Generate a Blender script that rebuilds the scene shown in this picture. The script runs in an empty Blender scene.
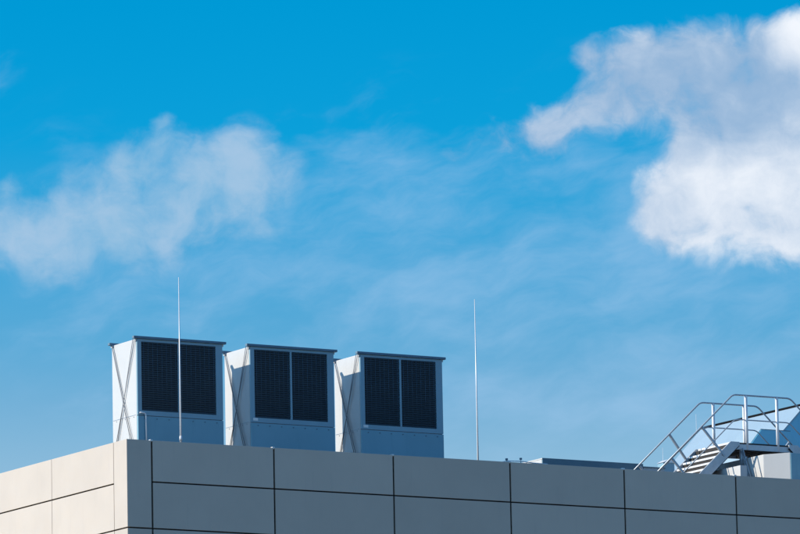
import bpy, bmesh, math, random
from mathutils import Vector, Matrix
random.seed(7)
sc = bpy.context.scene
R = math.radians
H = 19.5                       # parapet height above the ground; facade corner at x=0, y=0

# ------------------------------------------------------------------ camera
PITCH, YAW, ROLL = 0.16620, 0.53604, -0.019534
fw = Vector((math.sin(YAW)*math.cos(PITCH), math.cos(YAW)*math.cos(PITCH), math.sin(PITCH)))
rt = Vector((math.cos(YAW), -math.sin(YAW), 0)); up = rt.cross(fw)
r2 = rt*math.cos(ROLL) + up*math.sin(ROLL); u2 = -rt*math.sin(ROLL) + up*math.cos(ROLL)
cam = bpy.data.objects.new('camera', bpy.data.cameras.new('camera'))
sc.collection.objects.link(cam)
m = Matrix((r2, u2, -fw)).transposed().to_4x4(); m.translation = Vector((-60.4598, -113.3416, -17.9177 + H))
cam.matrix_world = m
cam.data.sensor_width = 36; cam.data.lens = 272.918; cam.data.clip_start = 1; cam.data.clip_end = 9000
sc.camera = cam

# ------------------------------------------------------------------ light
SUN_EL, SUN_AZ = R(27.5), R(-64.5)          # azimuth from +Y towards +X
sun_dir = Vector((math.sin(SUN_AZ)*math.cos(SUN_EL), math.cos(SUN_AZ)*math.cos(SUN_EL), math.sin(SUN_EL)))
sl = bpy.data.lights.new('sun', 'SUN'); sl.energy = 4.8; sl.angle = R(0.5); sl.color = (1.0, 0.90, 0.755)
so = bpy.data.objects.new('sun', sl); sc.collection.objects.link(so)
so.rotation_euler = sun_dir.to_track_quat('Z', 'Y').to_euler(); so.location = (-60, 30, 80)

vs = sc.view_settings
sc.display_settings.display_device = 'sRGB'
vs.view_transform = 'Standard'; vs.look = 'None'; vs.exposure = 0.15; vs.gamma = 1; vs.use_curve_mapping = False

# ------------------------------------------------------------------ sky with clouds (by direction)
world = bpy.data.worlds.new('World'); sc.world = world; world.use_nodes = True
nt = world.node_tree; nt.nodes.clear()
def N(tree, typ, **kw):
    n = tree.nodes.new(typ)
    for k, v in kw.items(): setattr(n, k, v)
    return n
def put(tree, sock, v):
    if hasattr(v, 'is_output'): tree.links.new(v, sock)
    else: sock.default_value = v
def M(op, a, b=None, c=None, tree=None, clamp=False):
    tree = tree or nt
    n = N(tree, 'ShaderNodeMath', operation=op, use_clamp=clamp)
    for s, v in zip(n.inputs, (a, b, c)):
        if v is not None: put(tree, s, v)
    return n.outputs[0]
def V(op, a, b=None, tree=None, scale=None):
    tree = tree or nt
    n = N(tree, 'ShaderNodeVectorMath', operation=op)
    put(tree, n.inputs[0], a)
    if b is not None: put(tree, n.inputs[1], b)
    if scale is not None: put(tree, n.inputs['Scale'], scale)
    return n.outputs['Value'] if op in ('DISTANCE', 'LENGTH', 'DOT_PRODUCT') else n.outputs[0]
def SMOOTH(x, lo, hi, a=0., b=1., tree=None, interp='SMOOTHSTEP'):
    tree = tree or nt
    n = N(tree, 'ShaderNodeMapRange', interpolation_type=interp)
    put(tree, n.inputs['Value'], x)
    for k, v in (('From Min', lo), ('From Max', hi), ('To Min', a), ('To Max', b)): put(tree, n.inputs[k], v)
    return n.outputs['Result']
def NOISE(vec, scale, detail=6., rough=.55, tree=None, color=False, dist=0.):
    tree = tree or nt
    n = N(tree, 'ShaderNodeTexNoise')
    put(tree, n.inputs['Vector'], vec); n.inputs['Scale'].default_value = scale
    n.inputs['Detail'].default_value = detail; n.inputs['Roughness'].default_value = rough
    n.inputs['Distortion'].default_value = dist
    return n.outputs['Color'] if color else n.outputs['Fac']
def MIX(f, a, b, tree=None, blend='MIX'):
    tree = tree or nt
    n = N(tree, 'ShaderNodeMix', data_type='RGBA', blend_type=blend)
    put(tree, n.inputs[0], f)
    for s, v in ((n.inputs[6], a), (n.inputs[7], b)):
        put(tree, s, (*v, 1) if isinstance(v, tuple) and len(v) == 3 else v)
    return n.outputs[2]
def RAMP(f, stops, tree=None):
    tree = tree or nt
    n = N(tree, 'ShaderNodeValToRGB'); put(tree, n.inputs[0], f)
    e = n.color_ramp.elements
    while len(e) < len(stops): e.new(.5)
    for el, (p, c) in zip(e, stops): el.position = p; el.color = (*c, 1)
    return n.outputs[0]

tc = N(nt, 'ShaderNodeTexCoord')
D = tc.outputs['Generated']
sp = N(nt, 'ShaderNodeSeparateXYZ'); nt.links.new(D, sp.inputs[0])
sky = N(nt, 'ShaderNodeTexSky', sky_type='NISHITA')
sky.sun_disc = False; sky.sun_elevation = SUN_EL; sky.sun_rotation = SUN_AZ
sky.air_density = 1.0; sky.dust_density = 0.6; sky.ozone_density = 3.0
el = M('ARCSINE', sp.outputs[2])
az = M('ARCTAN2', sp.outputs[0], sp.outputs[1])
AZ0, EL0, K = 0.536036, 0.166157, 6065.0
S_ = M('MULTIPLY', M('SUBTRACT', az, AZ0), K*math.cos(EL0))
T_ = M('MULTIPLY', M('SUBTRACT', el, EL0), K)
cb = N(nt, 'ShaderNodeCombineXYZ'); nt.links.new(S_, cb.inputs[0]); nt.links.new(T_, cb.inputs[1])
P = cb.outputs[0]

# colour of the clear sky: the Nishita sky graded by elevation (hazy low down, deep azure higher up)
elf = SMOOTH(M('MULTIPLY', el, 180/math.pi), 4.0, 24.0, interp='LINEAR')
GRADE = [(0.00, (1.0, .98, .98)), (0.17, (.80, .93, .99)), (0.19, (.68, .895, .985)), (0.213, (.52, .835, .97)), (0.245, (.31, .79, .975)),
         (0.28, (.21, .79, 1.01)), (0.3075, (.095, .785, 1.035)), (0.34, (.012, .77, 1.05)), (0.402, (.0, .755, 1.04)), (0.60, (.06, .90, 1.36)), (1.0, (.34, .88, 1.34))]
SKYGAIN = 1.0
grade = RAMP(elf, GRADE)
lum = N(nt, 'ShaderNodeRGBToBW'); nt.links.new(sky.outputs[0], lum.inputs[0])
clear = N(nt, 'ShaderNodeMix', data_type='RGBA', blend_type='MULTIPLY'); clear.inputs[0].default_value = 1
cap = M('MINIMUM', M('DIVIDE', 3.9, M('MAXIMUM', lum.outputs[0], .001)), 1.)     # keeps the glow round the sun moderate
nt.links.new(V('SCALE', sky.outputs[0], scale=cap), clear.inputs[6]); nt.links.new(grade, clear.inputs[7])
clear = clear.outputs[2]
# the glow round the sun stays blue rather than yellow
near = SMOOTH(V('DOT_PRODUCT', D, tuple(sun_dir)), .25, .85)
blue = V('SCALE', (.29, .93, 1.76), scale=M('MINIMUM', M('MULTIPLY', lum.outputs[0], 1.35), 6.5))
clear = MIX(near, clear, blue)

LEFT_CLOUD = [
  (-232,153,11,0.8,0.5), (-238,141,14,0.75,0.5), (-222,129,15,0.6,0.4), (-246,117,30,0.8,0.5), (-263,107,24,0.75,0.5), (-307,104,16,0.6,0.45), (-280,119,14,0.55,0.45),
  (-158,108,34,1.0,0.75), (-142,117,22,0.9,0.75), (-159,80,44,1.0,0.7), (-127,60,34,0.5,0.5), (-185,88,32,0.95,0.65), (-205,80,28,0.75,0.6), (-227,63,42,1.0,0.7),
  (-267,57,44,0.95,0.65), (-307,50,38,0.95,0.65), (-351,48,30,0.9,0.7), (-371,37,28,.9,0.75), (-393,37,30,.95,0.75), (-419,40,30,.9,0.7), (-360,10,16,0.5,0.6),
  (-319,30,30,0.85,0.6), (-335,104,14,0.45,0.4), (-395,82,12,0.55,0.4), (-383,90,14,0.45,0.4), (-279,31,30,0.7,0.5)]
RIGHT_CLOUD = [
  (262,206,30,1.1,0.62), (237,199,28,1.05,0.66), (298,196,34,1.1,0.55), (348,192,36,1.1,0.5), (394,187,36,1.1,0.5), (217,184,26,1,0.66), (210,158,28,1.0,0.62),
  (180,152,26,1.0,0.65), (144,143,20,0.72,0.7), (159,138,20,0.7,0.6), (264,176,32,1.0,0.52), (327,161,46,1.1,0.50), (378,151,46,1.1,0.46), (196,201,19,0.66,0.5),
  (180,203,13,0.58,0.5), (118,134,22,0.50,0.5), (94,130,22,0.40,0.45), (70,124,20,0.40,0.4), (48,114,16,0.34,0.4), (150,112,30,.30,.4), (309,122,34,1.0,0.56), (356,124,40,1.05,0.52), (293,106,16,0.7,0.5),
  (280,63,34,1.0,0.85), (258,49,28,0.95,0.85), (305,73,38,1.1,1.0), (340,81,42,1.2,1.1), (387,97,44,1.2,1.05), (344,47,48,1.15,1.0), (395,55,52,1.2,1.0),
  (304,37,30,.8,0.85), (369,32,34,.85,0.8), (263,37,24,0.6,0.7), (410,34,30,.85,0.8), (402,212,18,1.0,1.4), (412,222,18,1.2,1.45), (388,198,12,0.7,1.1),
  (440,205,32,1.2,1.2), (236,164,26,.8,.5), (434,136,60,1.2,0.8)]
VEIL = [(-60,62,80,.8,0), (0,50,70,.5,0), (280,-40,150,.75,0), (130,-90,140,.6,0), (-250,-70,120,.6,0), (-330,60,70,.5,0), (330,40,90,.5,0), (-410,218,30,.45,0), (60,40,110,.35,0), (250,110,70,.6,0), (0,-120,160,.5,0)]

def center(vec): return V('SUBTRACT', vec, (.5, .5, .5))
FLAT = (1., 1., 0.)
w1 = V('SCALE', center(NOISE(P, 1/80, 2, .5, color=True)), scale=46.0)
PW = V('MULTIPLY', V('ADD', P, w1), FLAT)
w2 = V('SCALE', center(NOISE(V('ADD', P, (311, 77, 5)), 1/26, 6, .58, color=True)), scale=13.0)
PT = V('ADD', PW, w2)
fbm = NOISE(V('ADD', PT, (19, 400, 3)), 1/50, 10, .56)            # billows
shr = NOISE(V('ADD', V('MULTIPLY', PT, (.75, 1.15, 1.)), (-90, 31, 9)), 1/24, 8, .60)   # torn shreds

def field(blobs, vec):
    F = None; num = None
    for (s, t, r, w, b) in blobs:
        d = V('DISTANCE', vec, (float(s), float(t), 0.))
        q = M('EXPONENT', M('MULTIPLY', M('MULTIPLY', d, d), -1/(r*r)))
        F = M('MULTIPLY_ADD', q, w, F if F is not None else 0.)
        num = M('MULTIPLY_ADD', q, w*b, num if num is not None else .00025)
    return F, M('DIVIDE', num, M('ADD', F, .0005))

def cloud(base, blobs, sat, thr, soft, opac, dark, lite, nz, sh, bnz, blo=.42, bhi=1.25):
    F, Br = field(blobs, PW)
    F = M('SUBTRACT', 1.0, M('EXPONENT', M('MULTIPLY', F, -sat)))     # saturates inside the cloud
    n = M('ADD', M('MULTIPLY', M('SUBTRACT', fbm, .5), nz), M('MULTIPLY', M('SUBTRACT', shr, .5), sh))
    F2 = M('ADD', F, M('MULTIPLY', n, SMOOTH(F, .0, .25)))
    a = M('MULTIPLY', SMOOTH(F2, thr, thr+soft), opac)
    Bn = M('ADD', Br, M('MULTIPLY', n, bnz))
    c = MIX(SMOOTH(Bn, blo, bhi), dark, lite)
    return MIX(a, base, c)

CG = 7.69          # the clouds share the sky's strength, so their radiance is given in sky units
def cc(*c): return tuple(x*CG for x in c)
# thin high veil
Fv, _ = field(VEIL, V('ADD', P, V('SCALE', w1, scale=1.6)))
Fv = M('SUBTRACT', 1.0, M('EXPONENT', M('MULTIPLY', Fv, -1.3)))
rot = N(nt, 'ShaderNodeVectorRotate', rotation_type='Z_AXIS'); nt.links.new(PW, rot.inputs['Vector']); rot.inputs['Angle'].default_value = R(-14)
vn = NOISE(V('MULTIPLY', rot.outputs[0], (.42, 1.05, 1.)), 1/75, 9, .60)
va = M('MULTIPLY', SMOOTH(M('ADD', M('MULTIPLY', Fv, .45), M('MULTIPLY', M('SUBTRACT', vn, .5), 1.5)), .05, .75), SMOOTH(Fv, .0, .4))
col = MIX(M('MULTIPLY', va, .55), clear, cc(.33, .53, .76))
# unseen cumulus added over the rest of the sky to whiten the building's shade
gn = NOISE(D, 2.3, 7, .58)
away = SMOOTH(V('LENGTH', P), 620., 1100.)
ga = M('MULTIPLY', M('MULTIPLY', SMOOTH(gn, .54, .70), away), .6)
ga = M('MULTIPLY', ga, SMOOTH(sp.outputs[2], 0., .08))
col = MIX(ga, col, cc(.52, .60, .70))
col = cloud(col, LEFT_CLOUD, .76, .13, .82, .88, cc(.27, .48, .67), cc(.42, .55, .72), 1.15, .42, .45, .30, 1.1)
col = cloud(col, RIGHT_CLOUD, 1.0, .26, .62, .97, cc(.27, .42, .62), cc(.84, .87, .92), 1.15, .38, .60, .42, 1.30)
bg = N(nt, 'ShaderNodeBackground'); bg.inputs['Strength'].default_value = 0.13
nt.links.new(col, bg.inputs['Color'])
wo = N(nt, 'ShaderNodeOutputWorld'); nt.links.new(bg.outputs[0], wo.inputs[0])

# ------------------------------------------------------------------ materials
def mat(name, c, rough=.5, metal=0., noise=0., nscale=3., rand=0., spec=.5, bump=0., streak=False, dirt=None):
    mt = bpy.data.materials.new(name); mt.use_nodes = True
    t = mt.node_tree; b = t.nodes['Principled BSDF']
    b.inputs['Roughness'].default_value = rough; b.inputs['Metallic'].default_value = metal
    b.inputs['Specular IOR Level'].default_value = spec
    b.inputs['Base Color'].default_value = (*c, 1)
    if noise or rand:
        tcn = N(t, 'ShaderNodeTexCoord'); g = N(t, 'ShaderNodeNewGeometry')
        pos = g.outputs['Position']
        if streak: pos = V('MULTIPLY', pos, (1, 1, .12), tree=t)
        n = NOISE(pos, nscale, 6, .6, tree=t)
        f = SMOOTH(n, .3, .7, 1-noise, 1+noise, tree=t, interp='LINEAR')
        if rand:
            oi = N(t, 'ShaderNodeObjectInfo')
            f = M('MULTIPLY', f, M('MULTIPLY_ADD', oi.outputs['Random'], 2*rand, 1-rand, tree=t), tree=t)
        v = V('SCALE', tuple(c), scale=f, tree=t)
        if dirt:
            dn = NOISE(V('MULTIPLY', g.outputs['Position'], (3., 3., .35), tree=t), 2.2, 7, .65, tree=t)
            v = MIX(M('MULTIPLY', SMOOTH(dn, .52, .78, tree=t), dirt[1], tree=t), v, dirt[0], tree=t)
        t.links.new(v, b.inputs['Base Color'])
        f2 = SMOOTH(NOISE(pos, nscale*2.3, 5, .6, tree=t), .3, .7, rough*.88, min(1, rough*1.12), tree=t, interp='LINEAR')
        t.links.new(f2, b.inputs['Roughness'])
        if bump:
            bp = N(t, 'ShaderNodeBump'); bp.inputs['Strength'].default_value = bump; bp.inputs['Distance'].default_value = .01
            t.links.new(n, bp.inputs['Height']); t.links.new(bp.outputs[0], b.inputs['Normal'])
    return mt
clad = mat('cladding', (.585, .50, .41), .40, 0., .04, .9, .05, .45, .05, dirt=((.42, .365, .33), .22))
core = mat('joint_backing', (.05, .055, .06), .8)
glintlight = mat('glint_metal', (.72, .72, .70), .4, .3)
roofm = mat('roof_membrane', (.085, .085, .085), .9, 0, .12, 1.5)
white = mat('white_sheet', (.57, .57, .56), .4, 0, .03, 1.3, 0, .5, 0, dirt=((.42, .42, .41), .25))
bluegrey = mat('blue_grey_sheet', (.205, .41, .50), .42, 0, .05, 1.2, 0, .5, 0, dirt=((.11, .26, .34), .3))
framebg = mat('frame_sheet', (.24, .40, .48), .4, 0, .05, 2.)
capm = mat('beam_steel', (.115, .20, .27), .5, .1, .1, 5.)
curbshade = mat('curb_front_shade', (.10, .20, .26), .5, 0, .06, 1.5)
slat = mat('louver_slat', (.08, .135, .185), .5, 0, .1, 4.)
dark = mat('dark_void', (.004, .006, .009), .9)
rodm = mat('brace_steel', (.20, .21, .23), .5, .2, .1, 8.)
galv = mat('galvanised_steel', (.50, .53, .55), .42, .25, .10, 9., 0, .5, 0)
galvrail = mat('galvanised_tube', (.42, .45, .48), .4, .3, .10, 12.)
paleal = mat('aluminium_post', (.80, .80, .80), .35, .1, .05, 9.)
gratem = mat('grating', (.026, .023, .022), .8, 0., .15, 12.)
opal = mat('opal_glazing', (.34, .45, .52), .22, 0, .05, 1.2, 0, .6)
blueglass = mat('blue_glazing', (.20, .60, .78), .15, 0, .06, .8, 0, .8)
blackm = mat('ridge_flashing', (.006, .006, .007), .9, 0, 0, 3, 0, .08)
concr = mat('concrete', (.36, .35, .33), .9, 0, .15, 6.)
glass = mat('window_glass', (.03, .045, .06), .08, 0, 0, 1, 0, .8)
groundm = mat('ground', (.10, .095, .085), .95, 0, .3, .05)

# ------------------------------------------------------------------ mesh helpers
def box(bm, x0, x1, y0, y1, z0, z1, bev=0.):
    if bev:
        t = bmesh.new(); bmesh.ops.create_cube(t, size=1)
        for v in t.verts: v.co = Vector(((x0+x1)/2+v.co.x*(x1-x0), (y0+y1)/2+v.co.y*(y1-y0), (z0+z1)/2+v.co.z*(z1-z0)))
        bmesh.ops.bevel(t, geom=t.edges[:], offset=bev, segments=2, affect='EDGES', profile=.6)
        me = bpy.data.meshes.new('tmp'); t.to_mesh(me); t.free(); bm.from_mesh(me); bpy.data.meshes.remove(me)
        return
    c = [bm.verts.new((x, y, z)) for x in (x0, x1) for y in (y0, y1) for z in (z0, z1)]
    for f in ((0,1,3,2), (4,6,7,5), (0,4,5,1), (2,3,7,6), (0,2,6,4), (1,5,7,3)): bm.faces.new([c[i] for i in f])
def tube(bm, pts, r, seg=10, r1=None, caps=True):
    pts = [Vector(p) for p in pts]; rings = []
    n = len(pts)
    for i, p in enumerate(pts):
        d = (pts[min(i+1, n-1)] - pts[max(i-1, 0)]).normalized()
        a = d.cross(Vector((0, 0, 1)))
        if a.length < .02: a = d.cross(Vector((0, 1, 0)))
        a.normalize(); b = a.cross(d)
        rr = r if r1 is None else r + (r1-r)*i/(n-1)
        rings.append([bm.verts.new(p + rr*(math.cos(2*math.pi*k/seg)*a + math.sin(2*math.pi*k/seg)*b)) for k in range(seg)])
    for A, B in zip(rings, rings[1:]):
        for k in range(seg):
            f = bm.faces.new((A[k], A[(k+1) % seg], B[(k+1) % seg], B[k])); f.smooth = True
    if caps: bm.faces.new(rings[0][::-1]); bm.faces.new(rings[-1])
def bar(bm, p, q, w, h, upv=(0, 0, 1)):
    """rectangular bar from p to q: w across (horizontal side), h along upv"""
    p, q = Vector(p), Vector(q); d = (q-p).normalized(); s = d.cross(Vector(upv)).normalized(); u = s.cross(d)
    c = [bm.verts.new(e + s*a*w/2 + u*b*h/2) for e in (p, q) for a, b in ((-1,-1), (1,-1), (1,1), (-1,1))]
    for f in ((3,2,1,0), (4,5,6,7), (0,1,5,4), (1,2,6,5), (2,3,7,6), (3,0,4,7)): bm.faces.new([c[i] for i in f])
def prism(bm, prof, y0, y1):
    """profile in x,z pushed from y0 to y1"""
    A = [bm.verts.new((x, y0, z)) for x, z in prof]; B = [bm.verts.new((x, y1, z)) for x, z in prof]
    n = len(prof); bm.faces.new(A); bm.faces.new(B[::-1])
    for i in range(n): bm.faces.new((A[i], B[i], B[(i+1) % n], A[(i+1) % n]))
def vprism(bm, foot, z0, z1):
    A = [bm.verts.new((x, y, z0)) for x, y in foot]; B = [bm.verts.new((x, y, z1)) for x, y in foot]
    n = len(foot); bm.faces.new(A[::-1]); bm.faces.new(B)
    for i in range(n): bm.faces.new((A[i], A[(i+1) % n], B[(i+1) % n], B[i]))
def arc(p0, p1, p2, r, n=6):
    """rounded corner at p1"""
    p0, p1, p2 = Vector(p0), Vector(p1), Vector(p2)
    a, b = p1 + (p0-p1).normalized()*r, p1 + (p2-p1).normalized()*r
    return [((1-t)**2)*a + 2*t*(1-t)*p1 + t*t*b for t in [i/n for i in range(n+1)]]
UP = Vector((0, 0, H))
def base_of(o):
    v = Vector(o.location)
    while o.parent: o = o.parent; v += Vector(o.location)
    return v
def obj(name, bm, mt, parent=None, origin=None):
    """verts are in facade coordinates (z=0 at the parapet top)"""
    me = bpy.data.meshes.new(name)
    bmesh.ops.recalc_face_normals(bm, faces=bm.faces)
    o = bpy.data.objects.new(name, me); sc.collection.objects.link(o)
    off = (base_of(parent) - UP) if parent else Vector(origin or (0, 0, 0))
    for v in bm.verts: v.co -= off
    bm.to_mesh(me); bm.free()
    for mm in (mt if isinstance(mt, (list, tuple)) else (mt,)): me.materials.append(mm)
    if parent: o.parent = parent
    else: o.location = off + UP
    return o
def tag(o, label=None, cat=None, group=None, kind=None):
    if label: o['label'] = label
    if cat: o['category'] = cat
    if group: o['group'] = group
    if kind: o['kind'] = kind
    return o
def thing(name, x, y, z, label, cat, group=None):
    o = bpy.data.objects.new(name, None); sc.collection.objects.link(o); o.location = (x, y, z+H); o.empty_display_size = .2
    return tag(o, label, cat, group)
def copy_tree(o, dx, parent=None):
    c = o.copy(); sc.collection.objects.link(c)
    if parent: c.parent = parent
    else: c.location.x += dx
    for ch in o.children: copy_tree(ch, dx, c)
    return c
def B(): return bmesh.new()

# ------------------------------------------------------------------ ground
bm = B(); s = 4000
bm.faces.new([bm.verts.new(v) for v in ((-s, -s, -H), (s, -s, -H), (s, s, -H), (-s, s, -H))])
tag(obj('ground', bm, groundm), kind='structure')

# ------------------------------------------------------------------ the building
LX, LY = 40.0, 26.0
ROOF = -0.60
A0, W0, WL = 0.607, 3.0, 2.891           # corner return, front module, side module
Z1, Z2, Z3 = -0.8966, -1.9009, -2.9052
bld = thing('office_building', 0, 0, -H, 'office building with large beige metal cladding panels around its flat roof', 'building')
# structural core behind the panels
TH = .035; CAV = .05
bm = B()
o_ = TH + CAV
core_pts = [(o_, o_), (LX-o_, o_), (LX-o_, LY-o_), (o_, LY-o_)]
for (xa, xb, ya, yb) in ((o_, LX-o_, o_, .38), (o_, LX-o_, LY-.38, LY-o_), (o_, .38, .38, LY-.38), (LX-.38, LX-o_, .38, LY-.38)):
    box(bm, xa, xb, ya, yb, -H, -.03)
obj('wall_core', bm, core, bld)
bm = B(); box(bm, .382, LX-.382, .382, LY-.382, ROOF-.3, ROOF); obj('roof', bm, roofm, bld)
# parapet coping: a folded lip lying behind the panels
bm = B(); zt = -.004
for (xa, xb, ya, yb) in ((.037, LX-.037, .037, .40), (.037, LX-.037, LY-.40, LY-.037), (.037, .40, .402, LY-.402), (LX-.40, LX-.037, .402, LY-.402)):
    box(bm, xa, xb, ya, yb, -.028, zt)
obj('parapet_coping', bm, clad, bld)
GX, GZ, GL = .042, .030, .016            # joint widths: front vertical, horizontal, side vertical
def panel(bm, face, u0, u1, z0, z1):
    if face == 'front': box(bm, u0, u1, 0, TH, z0, z1, .004)
    else: box(bm, 0, TH, u0, u1, z0, z1, .004)
rows = [(0., Z1), (Z1, Z2), (Z2, Z3)]
# folded corner panel pieces (the corner runs through the first two rows)
for (zt_, zb_) in ((0., Z2), (Z2, Z3)):
    bm = B(); g = GZ/2 if zt_ < 0 else 0
    t = bmesh.new()
    foot = [(0, 0), (A0-GX/2, 0), (A0-GX/2, TH), (TH, TH), (TH, A0-GL/2), (0, A0-GL/2)]
    vprism(bm, foot, zb_+GZ/2, zt_-g); t.free()
    bmesh.ops.bevel(bm, geom=[e for e in bm.edges], offset=.004, segments=2, affect='EDGES')
    obj('corner_panel', bm, clad, bld)
NF = int((LX-A0)//W0); NL = int((LY-A0)//WL)
for i in range(NF+1):
    u0 = A0+i*W0; u1 = min(u0+W0, LX)
    for zt_, zb_ in rows:
        bm = B(); panel(bm, 'front', u0+GX/2, u1-GX/2, zb_+GZ/2, zt_-(GZ/2 if zt_ < 0 else 0))
        if i < 8: obj('cladding_panel', bm, clad, bld)
        else:
            if 'rest' not in globals(): rest = B()
            me = bpy.data.meshes.new('t'); bm.to_mesh(me); bm.free(); rest.from_mesh(me); bpy.data.meshes.remove(me)
for i in range(NL+1):
    u0 = A0+i*WL; u1 = min(u0+WL, LY)
    for zt_, zb_ in rows:
        bm = B(); panel(bm, 'side', u0+GL/2, u1-GL/2, zb_+GZ/2, zt_-(GZ/2 if zt_ < 0 else 0))
        if i < 4: obj('cladding_panel', bm, clad, bld)
        else:
            me = bpy.data.meshes.new('t'); bm.to_mesh(me); bm.free(); rest.from_mesh(me); bpy.data.meshes.remove(me)
# right and back sides, and the storeys below (spandrel rows with window bands between)
for zt_, zb_ in rows:
    for i in range(NL+1):
        u0 = A0+i*WL; u1 = min(u0+WL, LY); box(rest, LX-TH, LX, u0+.01, u1-.01, zb_+.015, zt_-.015)
    for i in range(NF+1):
        u0 = A0+i*W0; u1 = min(u0+W0, LX); box(rest, u0+.02, u1-.02, LY-TH, LY, zb_+.015, zt_-.015)
obj('wall_cladding', rest, clad, bld)
z = Z3
spand = B()
while z > -H+3:
    zw = z-1.75; zs = max(zw-1.85, -H)
    win = B()
    for i in range(NF+1):
        u0 = A0+i*W0; u1 = min(u0+W0, LX)
        box(win, u0+.06, u1-.06, .05, .075, zw+.05, z-.05)
        box(spand, u0+.021, u1-.021, 0, TH, zs+.015, zw-.015)
        box(spand, u0-.04, u0+.04, .02, .08, zw, z)
    for i in range(NL+1):
        u0 = A0+i*WL; u1 = min(u0+WL, LY)
        box(win, .05, .075, u0+.06, u1-.06, zw+.05, z-.05)
        box(spand, 0, TH, u0+.01, u1-.01, zs+.015, zw-.015)
        box(spand, .02, .08, u0-.04, u0+.04, zw, z)
    obj('window_band', win, glass, bld)
    box(spand, 0, TH, TH+.001, A0-.01, zs, z-.01); box(spand, TH, A0-.021, 0, TH, zs, z-.01)
    z = zs
obj('spandrel', spand, clad, bld)
# bright pieces added to paint sun glints on the tops of the front joints
for i in range(9):
    x = A0+i*W0
    bm = B(); box(bm, x-.03, x+.03, .012, .10, -.02, .022, .006)
    obj('joint_glint', bm, glintlight, bld)

# ------------------------------------------------------------------ roof-top cooling units
UL, UR, UF, UB, UT = 1.347, 3.478, 2.0, 3.165, 2.545
unit = thing('air_handling_unit', (UL+UR)/2, (UF+UB)/2, ROOF,
             'white and blue cooling unit nearest the building corner, behind the lightning rod', 'air conditioner', 'row of three rooftop cooling units')
bm = B()
box(bm, UL, UR, UF+.045, UB, -.42, UT, .012)
obj('casing', bm, white, unit)
bm = B()
bm.free()
for y in (UF+.12, UB-.12):
    bm = B(); box(bm, UL-.08, UR+.08, y-.06, y+.06, ROOF, -.422); obj('base_rail', bm, capm, unit)
# front: perimeter frame with louver opening, sill, lower panel
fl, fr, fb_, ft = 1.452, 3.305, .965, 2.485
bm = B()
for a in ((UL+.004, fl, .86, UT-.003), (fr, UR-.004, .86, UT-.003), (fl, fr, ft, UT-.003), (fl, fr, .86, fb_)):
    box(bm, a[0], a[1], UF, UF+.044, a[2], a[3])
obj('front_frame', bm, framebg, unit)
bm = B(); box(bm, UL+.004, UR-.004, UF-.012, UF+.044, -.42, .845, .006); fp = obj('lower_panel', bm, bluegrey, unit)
for k in range(7):
    x = UL+.17+k*(UR-UL-.34)/6
    bm = B(); tube(bm, [(x, UF-.020, .79), (x, UF-.012, .79)], .014, 8); obj('rivet', bm, capm, fp)
xm = (fl+fr)/2
for (xa, xb) in ((fl, xm-.022), (xm+.022, fr)):
    bm = B(); n = 32; hgt = (ft-fb_)/n
    for k in range(n):
        zc = fb_+(k+.5)*hgt
        bar(bm, (xa, UF+.022, zc), (xb, UF+.022, zc), .041, .006, (0, .62, .78))
    for k in range(8):
        x = xa+(k+.5)*(xb-xa)/8
        tube(bm, [(x, UF-.002, fb_), (x, UF-.002, ft)], .0035, 5)
    lv = obj('louver', bm, slat, unit)
bm = B(); box(bm, fl, fr, UF+.0435, UF+.0448, fb_, ft); obj('louver_backing', bm, dark, unit)
bm = B(); box(bm, xm-.022, xm+.022, UF-.006, UF+.04, fb_, ft); obj('mullion', bm, framebg, unit)
# top beams across front and back
for y in (UF+.01, UB-.02):
    bm = B(); box(bm, UL-.09, UR+.08, y-.045, y+.045, UT+.002, UT+.055, .006)
    bb = obj('top_beam', bm, capm, unit)
# crossed bracing rods on both sides, in pairs
for side in (-1, 1):
    xs = UL-.030 if side < 0 else UR+.030
    for d in (0, 1):
        for e in (0, 1):
            yt = (UB-.06-e*.05) if d else (UF+.05+e*.075)
            yb = (UF+.10+e*.075) if d else (UB-.08-e*.075)
            bm = B(); tube(bm, [(xs, yt if e == 0 or not d else yt+.06, UT+.01), (xs, yb, .02)], .0075, 7)
            obj('brace_rod', bm, rodm, unit)
    # end brackets of the rods
    for y in (UF+.03, UB-.05):
        bm = B(); box(bm, min(xs, xs-side*.05), max(xs, xs-side*.028), y-.02, y+.05, UT-.05, UT+.001); obj('bracket', bm, white, unit)
# side seam and screw heads
bm = B()
box(bm, UL-.006, UL+.001, UF+.10, UB-.03, .868, .880)
for k in range(5): tube(bm, [(UL-.012, UF+.18+k*.2, .835), (UL, UF+.18+k*.2, .835)], .010, 6)
obj('side_seam', bm, galvrail, unit)
unit2 = copy_tree(unit, 2.822); unit3 = copy_tree(unit, 5.633)
unit2['label'] = 'middle one of the three white and blue rooftop cooling units'
unit3['label'] = 'white and blue rooftop cooling unit at the right end of the row of three'
bm = B(); tube(bm, [(1.385, 1.975, .91)] + arc((1.385, 1.975, .91), (1.525, 1.965, .905), (1.54, 1.96, .3), .05) + [(1.545, 1.96, ROOF)], .017, 8)
obj('conduit', bm, paleal, unit)
for u, dx in ((unit2, 2.822), (unit3, 5.633)):
    bm = B(); x = UL+dx+.115; box(bm, x-.06, x+.06, UF-.006, UF-.001, .895, .955)
    obj('name_plate', bm, paleal, u)

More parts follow.
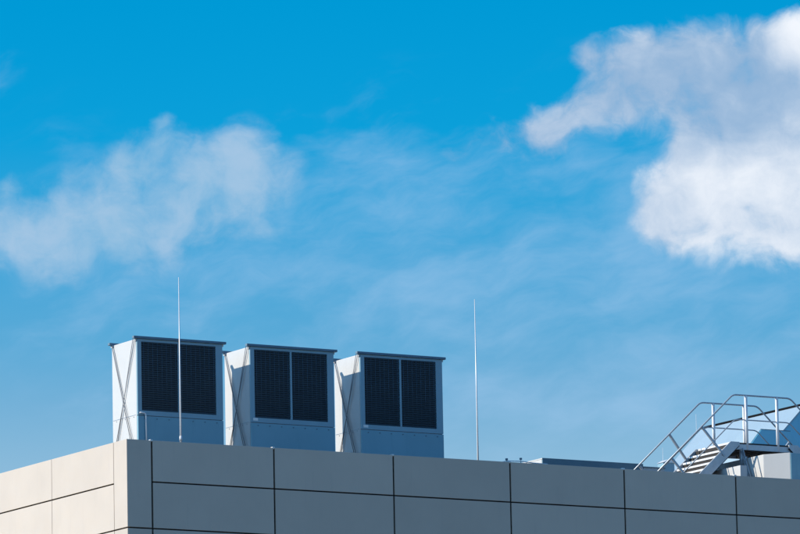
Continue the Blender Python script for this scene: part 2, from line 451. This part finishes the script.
# ------------------------------------------------------------------ lightning rods
def rod(x, y, ztop, r0, label, clamp=True):
    t = thing('lightning_rod', x, y, ROOF, label, 'lightning rod', 'lightning rods on the roof')
    bm = B(); tube(bm, [(x, y, ROOF+.12), (x, y, ROOF+.12+(ztop-ROOF)*.5), (x, y, ztop)], r0, 8, r0*.3); obj('mast', bm, paleal, t)
    bm = B(); tube(bm, [(x, y, ROOF), (x, y, ROOF+.13)], .19 if clamp else .1, 20, .16 if clamp else .08); obj('footing', bm, concr, t)
    if clamp:
        bm = B(); tube(bm, [(x, y, .19), (x, y, .29)], r0*1.25, 8); obj('sleeve', bm, paleal, t)
rod(1.862, 1.0, 3.78, .025, 'thin white lightning rod standing in front of the leftmost cooling unit')
rod(10.978, 3.6, 4.285, .025, 'tall thin lightning rod standing alone right of the cooling units')
rod(21.50, 12.0, 2.49, .013, 'short faint lightning rod rising low between the two stair handrails', False)
rod(22.52, 12.0, 3.39, .013, 'faint lightning rod behind the upper bend of the far stair handrail', False)

# ------------------------------------------------------------------ low roof-light boxes along the roof
t = thing('roof_curb', 14.4, 5.4, ROOF, 'long low box on the roof edge with a dark blue shaded front and a white lit end', 'roof box')
bm = B(); box(bm, 12.94, 15.70, 4.0, 6.6, ROOF, .74, .01); obj('curb', bm, white, t)
bm = B(); box(bm, 12.945, 15.695, 3.970, 3.999, ROOF, .770); obj('front_shade', bm, curbshade, t)  # dark blue sheet paints the shaded front of the white box
bm = B(); box(bm, 12.935, 15.70, 3.975, 6.61, .742, .768); obj('cover', bm, white, t)
t = thing('rooflight', 16.0, 4.6, ROOF, 'low blue-grey roof light box at the foot of the far handrail', 'rooflight')
bm = B(); box(bm, 15.76, 16.34, 4.05, 5.2, ROOF, .70); obj('curb', bm, opal, t)
bm = B(); box(bm, 15.74, 16.36, 4.03, 5.22, .702, .725); obj('cover', bm, capm, t)
t = thing('roof_vent', 17.1, 5.1, ROOF, 'small blue-grey roof vent with a pale cap seen between the stair handrails', 'vent')
bm = B(); box(bm, 16.93, 17.24, 5.0, 5.25, ROOF, 1.0); obj('shaft', bm, framebg, t)
bm = B(); prism(bm, [(16.91, 1.002), (17.26, 1.002), (17.16, 1.075), (17.06, 1.075)], 4.98, 5.27); obj('cap', bm, paleal, t)
# two little conductor holders on the parapet
for x, zt_, lab in ((9.83, .135, 'small grey clamp on the parapet edge, the one closer to the lone lightning rod'), (10.20, .165, 'small grey clamp on the parapet edge beside the low roof box')):
    t = thing('conductor_clamp', x, .5, ROOF, lab, 'clamp', 'conductor clamps behind the parapet')
    bm = B(); tube(bm, [(x, .5, ROOF), (x, .5, zt_-.03)], .012, 6); obj('stem', bm, galv, t)
    bm = B(); box(bm, x-.022, x+.022, .475, .525, zt_-.022, zt_+.022, .006); obj('head', bm, capm, t)
bm = B(); tube(bm, [(9.72, .5, .07), (9.83, .5, .10), (10.2, .5, .11), (10.5, .5, .09), (10.9, .5, .08)], .012, 6)
o = obj('conductor_wire', bm, paleal, origin=(10.2, .5, 0)); tag(o, 'pale lightning conductor wire running just above the parapet top', 'wire')

# ------------------------------------------------------------------ air duct under the stair
t = thing('air_duct', 17.98, 3.0, ROOF, 'white sheet metal air duct passing under the crossover stair platform', 'duct')
bm = B(); vprism(bm, [(17.188, 1.194), (17.582, .685), (18.45, .685), (18.45, 4.7), (17.188, 4.7)], ROOF+.1, .72)
bmesh.ops.bevel(bm, geom=bm.edges[:], offset=.006, segments=2, affect='EDGES'); obj('casing', bm, white, t)
bm = B(); box(bm, 17.592, 18.44, .670, .683, ROOF+.12, .71); obj('end_shade', bm, bluegrey, t)  # blue-grey sheet paints the shade on the white duct's front end
for y in (1.6, 4.2):
    bm = B(); box(bm, 17.23, 18.42, y-.05, y+.05, ROOF, ROOF+.099); obj('support', bm, galv, t)
t = thing('pipe_trunking', 16.65, 2.6, ROOF, 'low white boxed pipe trunking passing under the left flight of the stair', 'trunking')
bm = B(); box(bm, 16.56, 16.74, 1.22, 4.4, -.30, .44, .006); obj('cover', bm, white, t)
for y in (1.5, 3.9):
    bm = B(); box(bm, 16.58, 16.72, y-.05, y+.05, ROOF, -.302); obj('support', bm, galv, t)

# ------------------------------------------------------------------ crossover stair
YN, YF = 2.0, 3.37
CX = 17.73
st = thing('crossover_stair', CX, (YN+YF)/2, ROOF, 'galvanised crossover stair with handrails bridging the white air duct', 'stair')
SL = .897
d0, d1 = 16.85, 18.61
# platform
bm = B()
for y in (YN, YF): box(bm, d0, d1, y-.02, y+.02, .93, 1.055)
for x in (d0+.02, d1-.02): box(bm, x-.02, x+.02, YN+.021, YF-.021, .93, 1.055)
dk = obj('deck_frame', bm, galv, st)
for k in range(1, 5):
    x = d0+(d1-d0)*k/5
    bm = B(); box(bm, x-.025, x+.025, YN+.021, YF-.021, .935, 1.05); obj('joist', bm, gratem, st)
bm = B()
n = 24
for k in range(n+1):
    x = d0+.03+(d1-d0-.06)*k/n; box(bm, x-.004, x+.004, YN+.02, YF-.02, 1.057, 1.087)
for k in range(30):
    y = YN+.03+(YF-YN-.06)*k/29; box(bm, d0, d1, y-.004, y+.004, 1.062, 1.0855)
box(bm, d0, d1, YN-.02, YN-.012, 1.057, 1.09); box(bm, d0, d1, YF+.012, YF+.02, 1.057, 1.09)
obj('deck_grating', bm, gratem, st)
bm = B(); box(bm, d0-.012, d0-.002, YN+.0, YF, .90, 1.10); obj('nosing_plate', bm, paleal, st)
def mx(x, s): return x if s < 0 else 2*CX-x
for s in (-1, 1):
    # stringers
    for y in (YN-.045, YF+.045):
        bm = B()
        pts = [(16.76, 1.10), (16.97, 1.10), (16.97, .96)]
        xb = 16.97-(.96-ROOF)/SL; xt = 16.76-(1.10-ROOF)/SL
        prof = [(mx(16.80, s), 1.10), (mx(17.04, s), 1.10), (mx(17.04, s), 1.03), (mx(xb+.02, s), ROOF), (mx(xt+.04, s), ROOF)]
        prism(bm, prof, y-.02, y+.02)
        g = obj('stringer', bm, galv, st)
        # folded lower flange, dark from below
        bm = B(); q = Vector((mx(17.04, s), y, 1.02)); p = Vector((mx(xb+.02, s), y, ROOF+.0))
        bar(bm, p + Vector((0, .025 if y < 2.5 else -.025, -.008)), q + Vector((0, .025 if y < 2.5 else -.025, -.008)), .085, .012, (0, 0, 1)); obj('flange', bm, gratem, g)
        for k in range(3):
            x = 16.55-k*.55; zz = 1.10+SL*(x-16.80)-.11
            bm = B(); tube(bm, [(mx(x, s), y-.028, zz), (mx(x, s), y+.028, zz)], .014, 8); obj('bolt', bm, rodm, g)
    # treads
    k = 1
    while 1.06-.157*k > ROOF+.1:
        x0 = 16.84-.175*k; zt_ = 1.06-.157*k
        bm = B()
        xa, xb_ = sorted((mx(x0-.06, s), mx(x0+.17, s)))
        box(bm, xa, xb_, YN-.02, YF+.02, zt_-.018, zt_)
        tr = obj('tread', bm, gratem, st)
        bm = B(); xa, xb_ = sorted((mx(x0-.075, s), mx(x0-.062, s)))
        box(bm, xa, xb_, YN-.02, YF+.02, zt_-.040, zt_+.004); obj('nosing', bm, paleal, tr)
        bm = B(); xa, xb_ = sorted((mx(x0+.115, s), mx(x0+.125, s)))
        box(bm, xa, xb_, YN-.02, YF+.02, zt_, zt_+.139); obj('riser_shade', bm, gratem, tr)  # dark plate added to paint the shade between the treads
        k += 1
# handrails and mid rails, one continuous bent tube each
def rail(y, x1, z1, x2, z2, r, name, drop):
    xe1 = x1-(z1-drop)/SL; xe2 = x2+(z2-drop)/SL
    a, b, c, d = (xe1, y, drop), (x1, y, z1), (x2, y, z2), (xe2, y, drop)
    bm = B(); tube(bm, [a]+arc(a, b, c, .10)+arc(b, c, d, .10)+[d], r, 10); return obj(name, bm, galvrail, st)
for y in (YN, YF):
    rail(y, 16.935, 2.205, 18.525, 2.205, .019, 'handrail', -.10)
    rail(y, 16.975, 1.63, 18.485, 1.63, .014, 'mid_rail', -.30)
    for x in (17.29, 18.15):
        bm = B(); tube(bm, [(x, y, .94), (x, y, 2.195)], .036, 12); obj('post', bm, paleal, st)
    for s in (-1, 1):
        for (x, zz) in ((16.056, 1.397), (15.208, .625)):
            bm = B(); yy = y-.06 if y < 2.5 else y+.06
            bar(bm, (mx(x, s), y, zz), (mx(x+.56, s), yy, zz-.65), .045, .045, (0, 1, 0)); obj('rail_support', bm, galvrail, st)
# legs and braces under the platform
for x in (17.13, 18.525):
    for y in (YN+.03, YF-.03):
        bm = B(); box(bm, x-.025, x+.025, y-.025, y+.025, ROOF, .929); obj('leg', bm, galvrail, st)
for p, q in (((1.95, .955), (1.54, -.02)), ((1.995, .90), (1.60, -.09)), ((1.80, .735), (2.03, .51))):
    bm = B(); tube(bm, [(17.13, *p), (17.13, *q)], .016, 8); obj('brace', bm, galvrail, st)
bm = B(); tube(bm, [(17.13, YN+.06, -.3), (17.13, YF-.06, .8)], .015, 8); obj('brace', bm, galvrail, st)

# ------------------------------------------------------------------ ridge skylight behind the stair
RX, RZ, RY0, RY1 = 21.73, 2.81, 6.0, 10.53
t = thing('ridge_skylight', RX, (RY0+RY1)/2, ROOF, 'large glazed ridge skylight with pale sunlit slope and dark ridge line behind the stair', 'skylight')
bx = RZ-ROOF-.25
for s in (-1, 1):
    bm = B(); x0 = RX+s*bx; nrm = Vector((s, 0, 1)).normalized()*.03
    a = [Vector((RX, RY0, RZ)), Vector((RX, RY1, RZ)), Vector((x0, RY1, ROOF+.25)), Vector((x0, RY0, ROOF+.25))]
    A = [bm.verts.new(p) for p in a]; Bv = [bm.verts.new(p-nrm) for p in a]
    bm.faces.new(A); bm.faces.new(Bv[::-1])
    for i in range(4): bm.faces.new((A[i], Bv[i], Bv[(i+1) % 4], A[(i+1) % 4]))
    sl_ = obj('glazed_slope', bm, opal, t)
for y in (RY0, RY1):
    bm = B(); prism(bm, [(RX, RZ-.05), (RX-bx+.05, ROOF+.25), (RX+bx-.05, ROOF+.25)], y+(.02 if y < 8 else -.05), y+(.05 if y < 8 else -.02)); obj('gable_glazing', bm, blueglass, t)
bm = B(); prism(bm, [(RX-.05, RZ-.045), (RX, RZ+.022), (RX+.05, RZ-.045), (RX, RZ-.003)], RY0-.02, RY1+.02); obj('ridge_cap', bm, blackm, t)
bm = B(); box(bm, RX-bx-.03, RX+bx+.03, RY0-.02, RY1+.02, ROOF, ROOF+.248); obj('curb', bm, capm, t)
t = thing('skylight_hood', 20.05, 5.45, ROOF, 'small blue flat-topped skylight hood behind the stair platform posts', 'skylight')
prof = [(19.05, .6), (19.36, 1.53), (19.70, 1.93), (20.55, 1.93), (20.9, 1.53), (21.2, .6)]
bm = B(); prism(bm, prof, 5.0, 5.9); obj('glazed_hood', bm, opal, t)
bm = B(); prism(bm, [(x + (.02 if x < 20 else -.02), z_) for x, z_ in prof], 4.975, 4.998); obj('front_glazing', bm, blueglass, t)
bm = B(); box(bm, 19.70, 20.55, 4.97, 5.0, 1.932, 1.945); obj('top_trim', bm, capm, t)
bm = B(); box(bm, 19.0, 21.25, 4.96, 5.94, ROOF, .598); obj('curb', bm, capm, t)
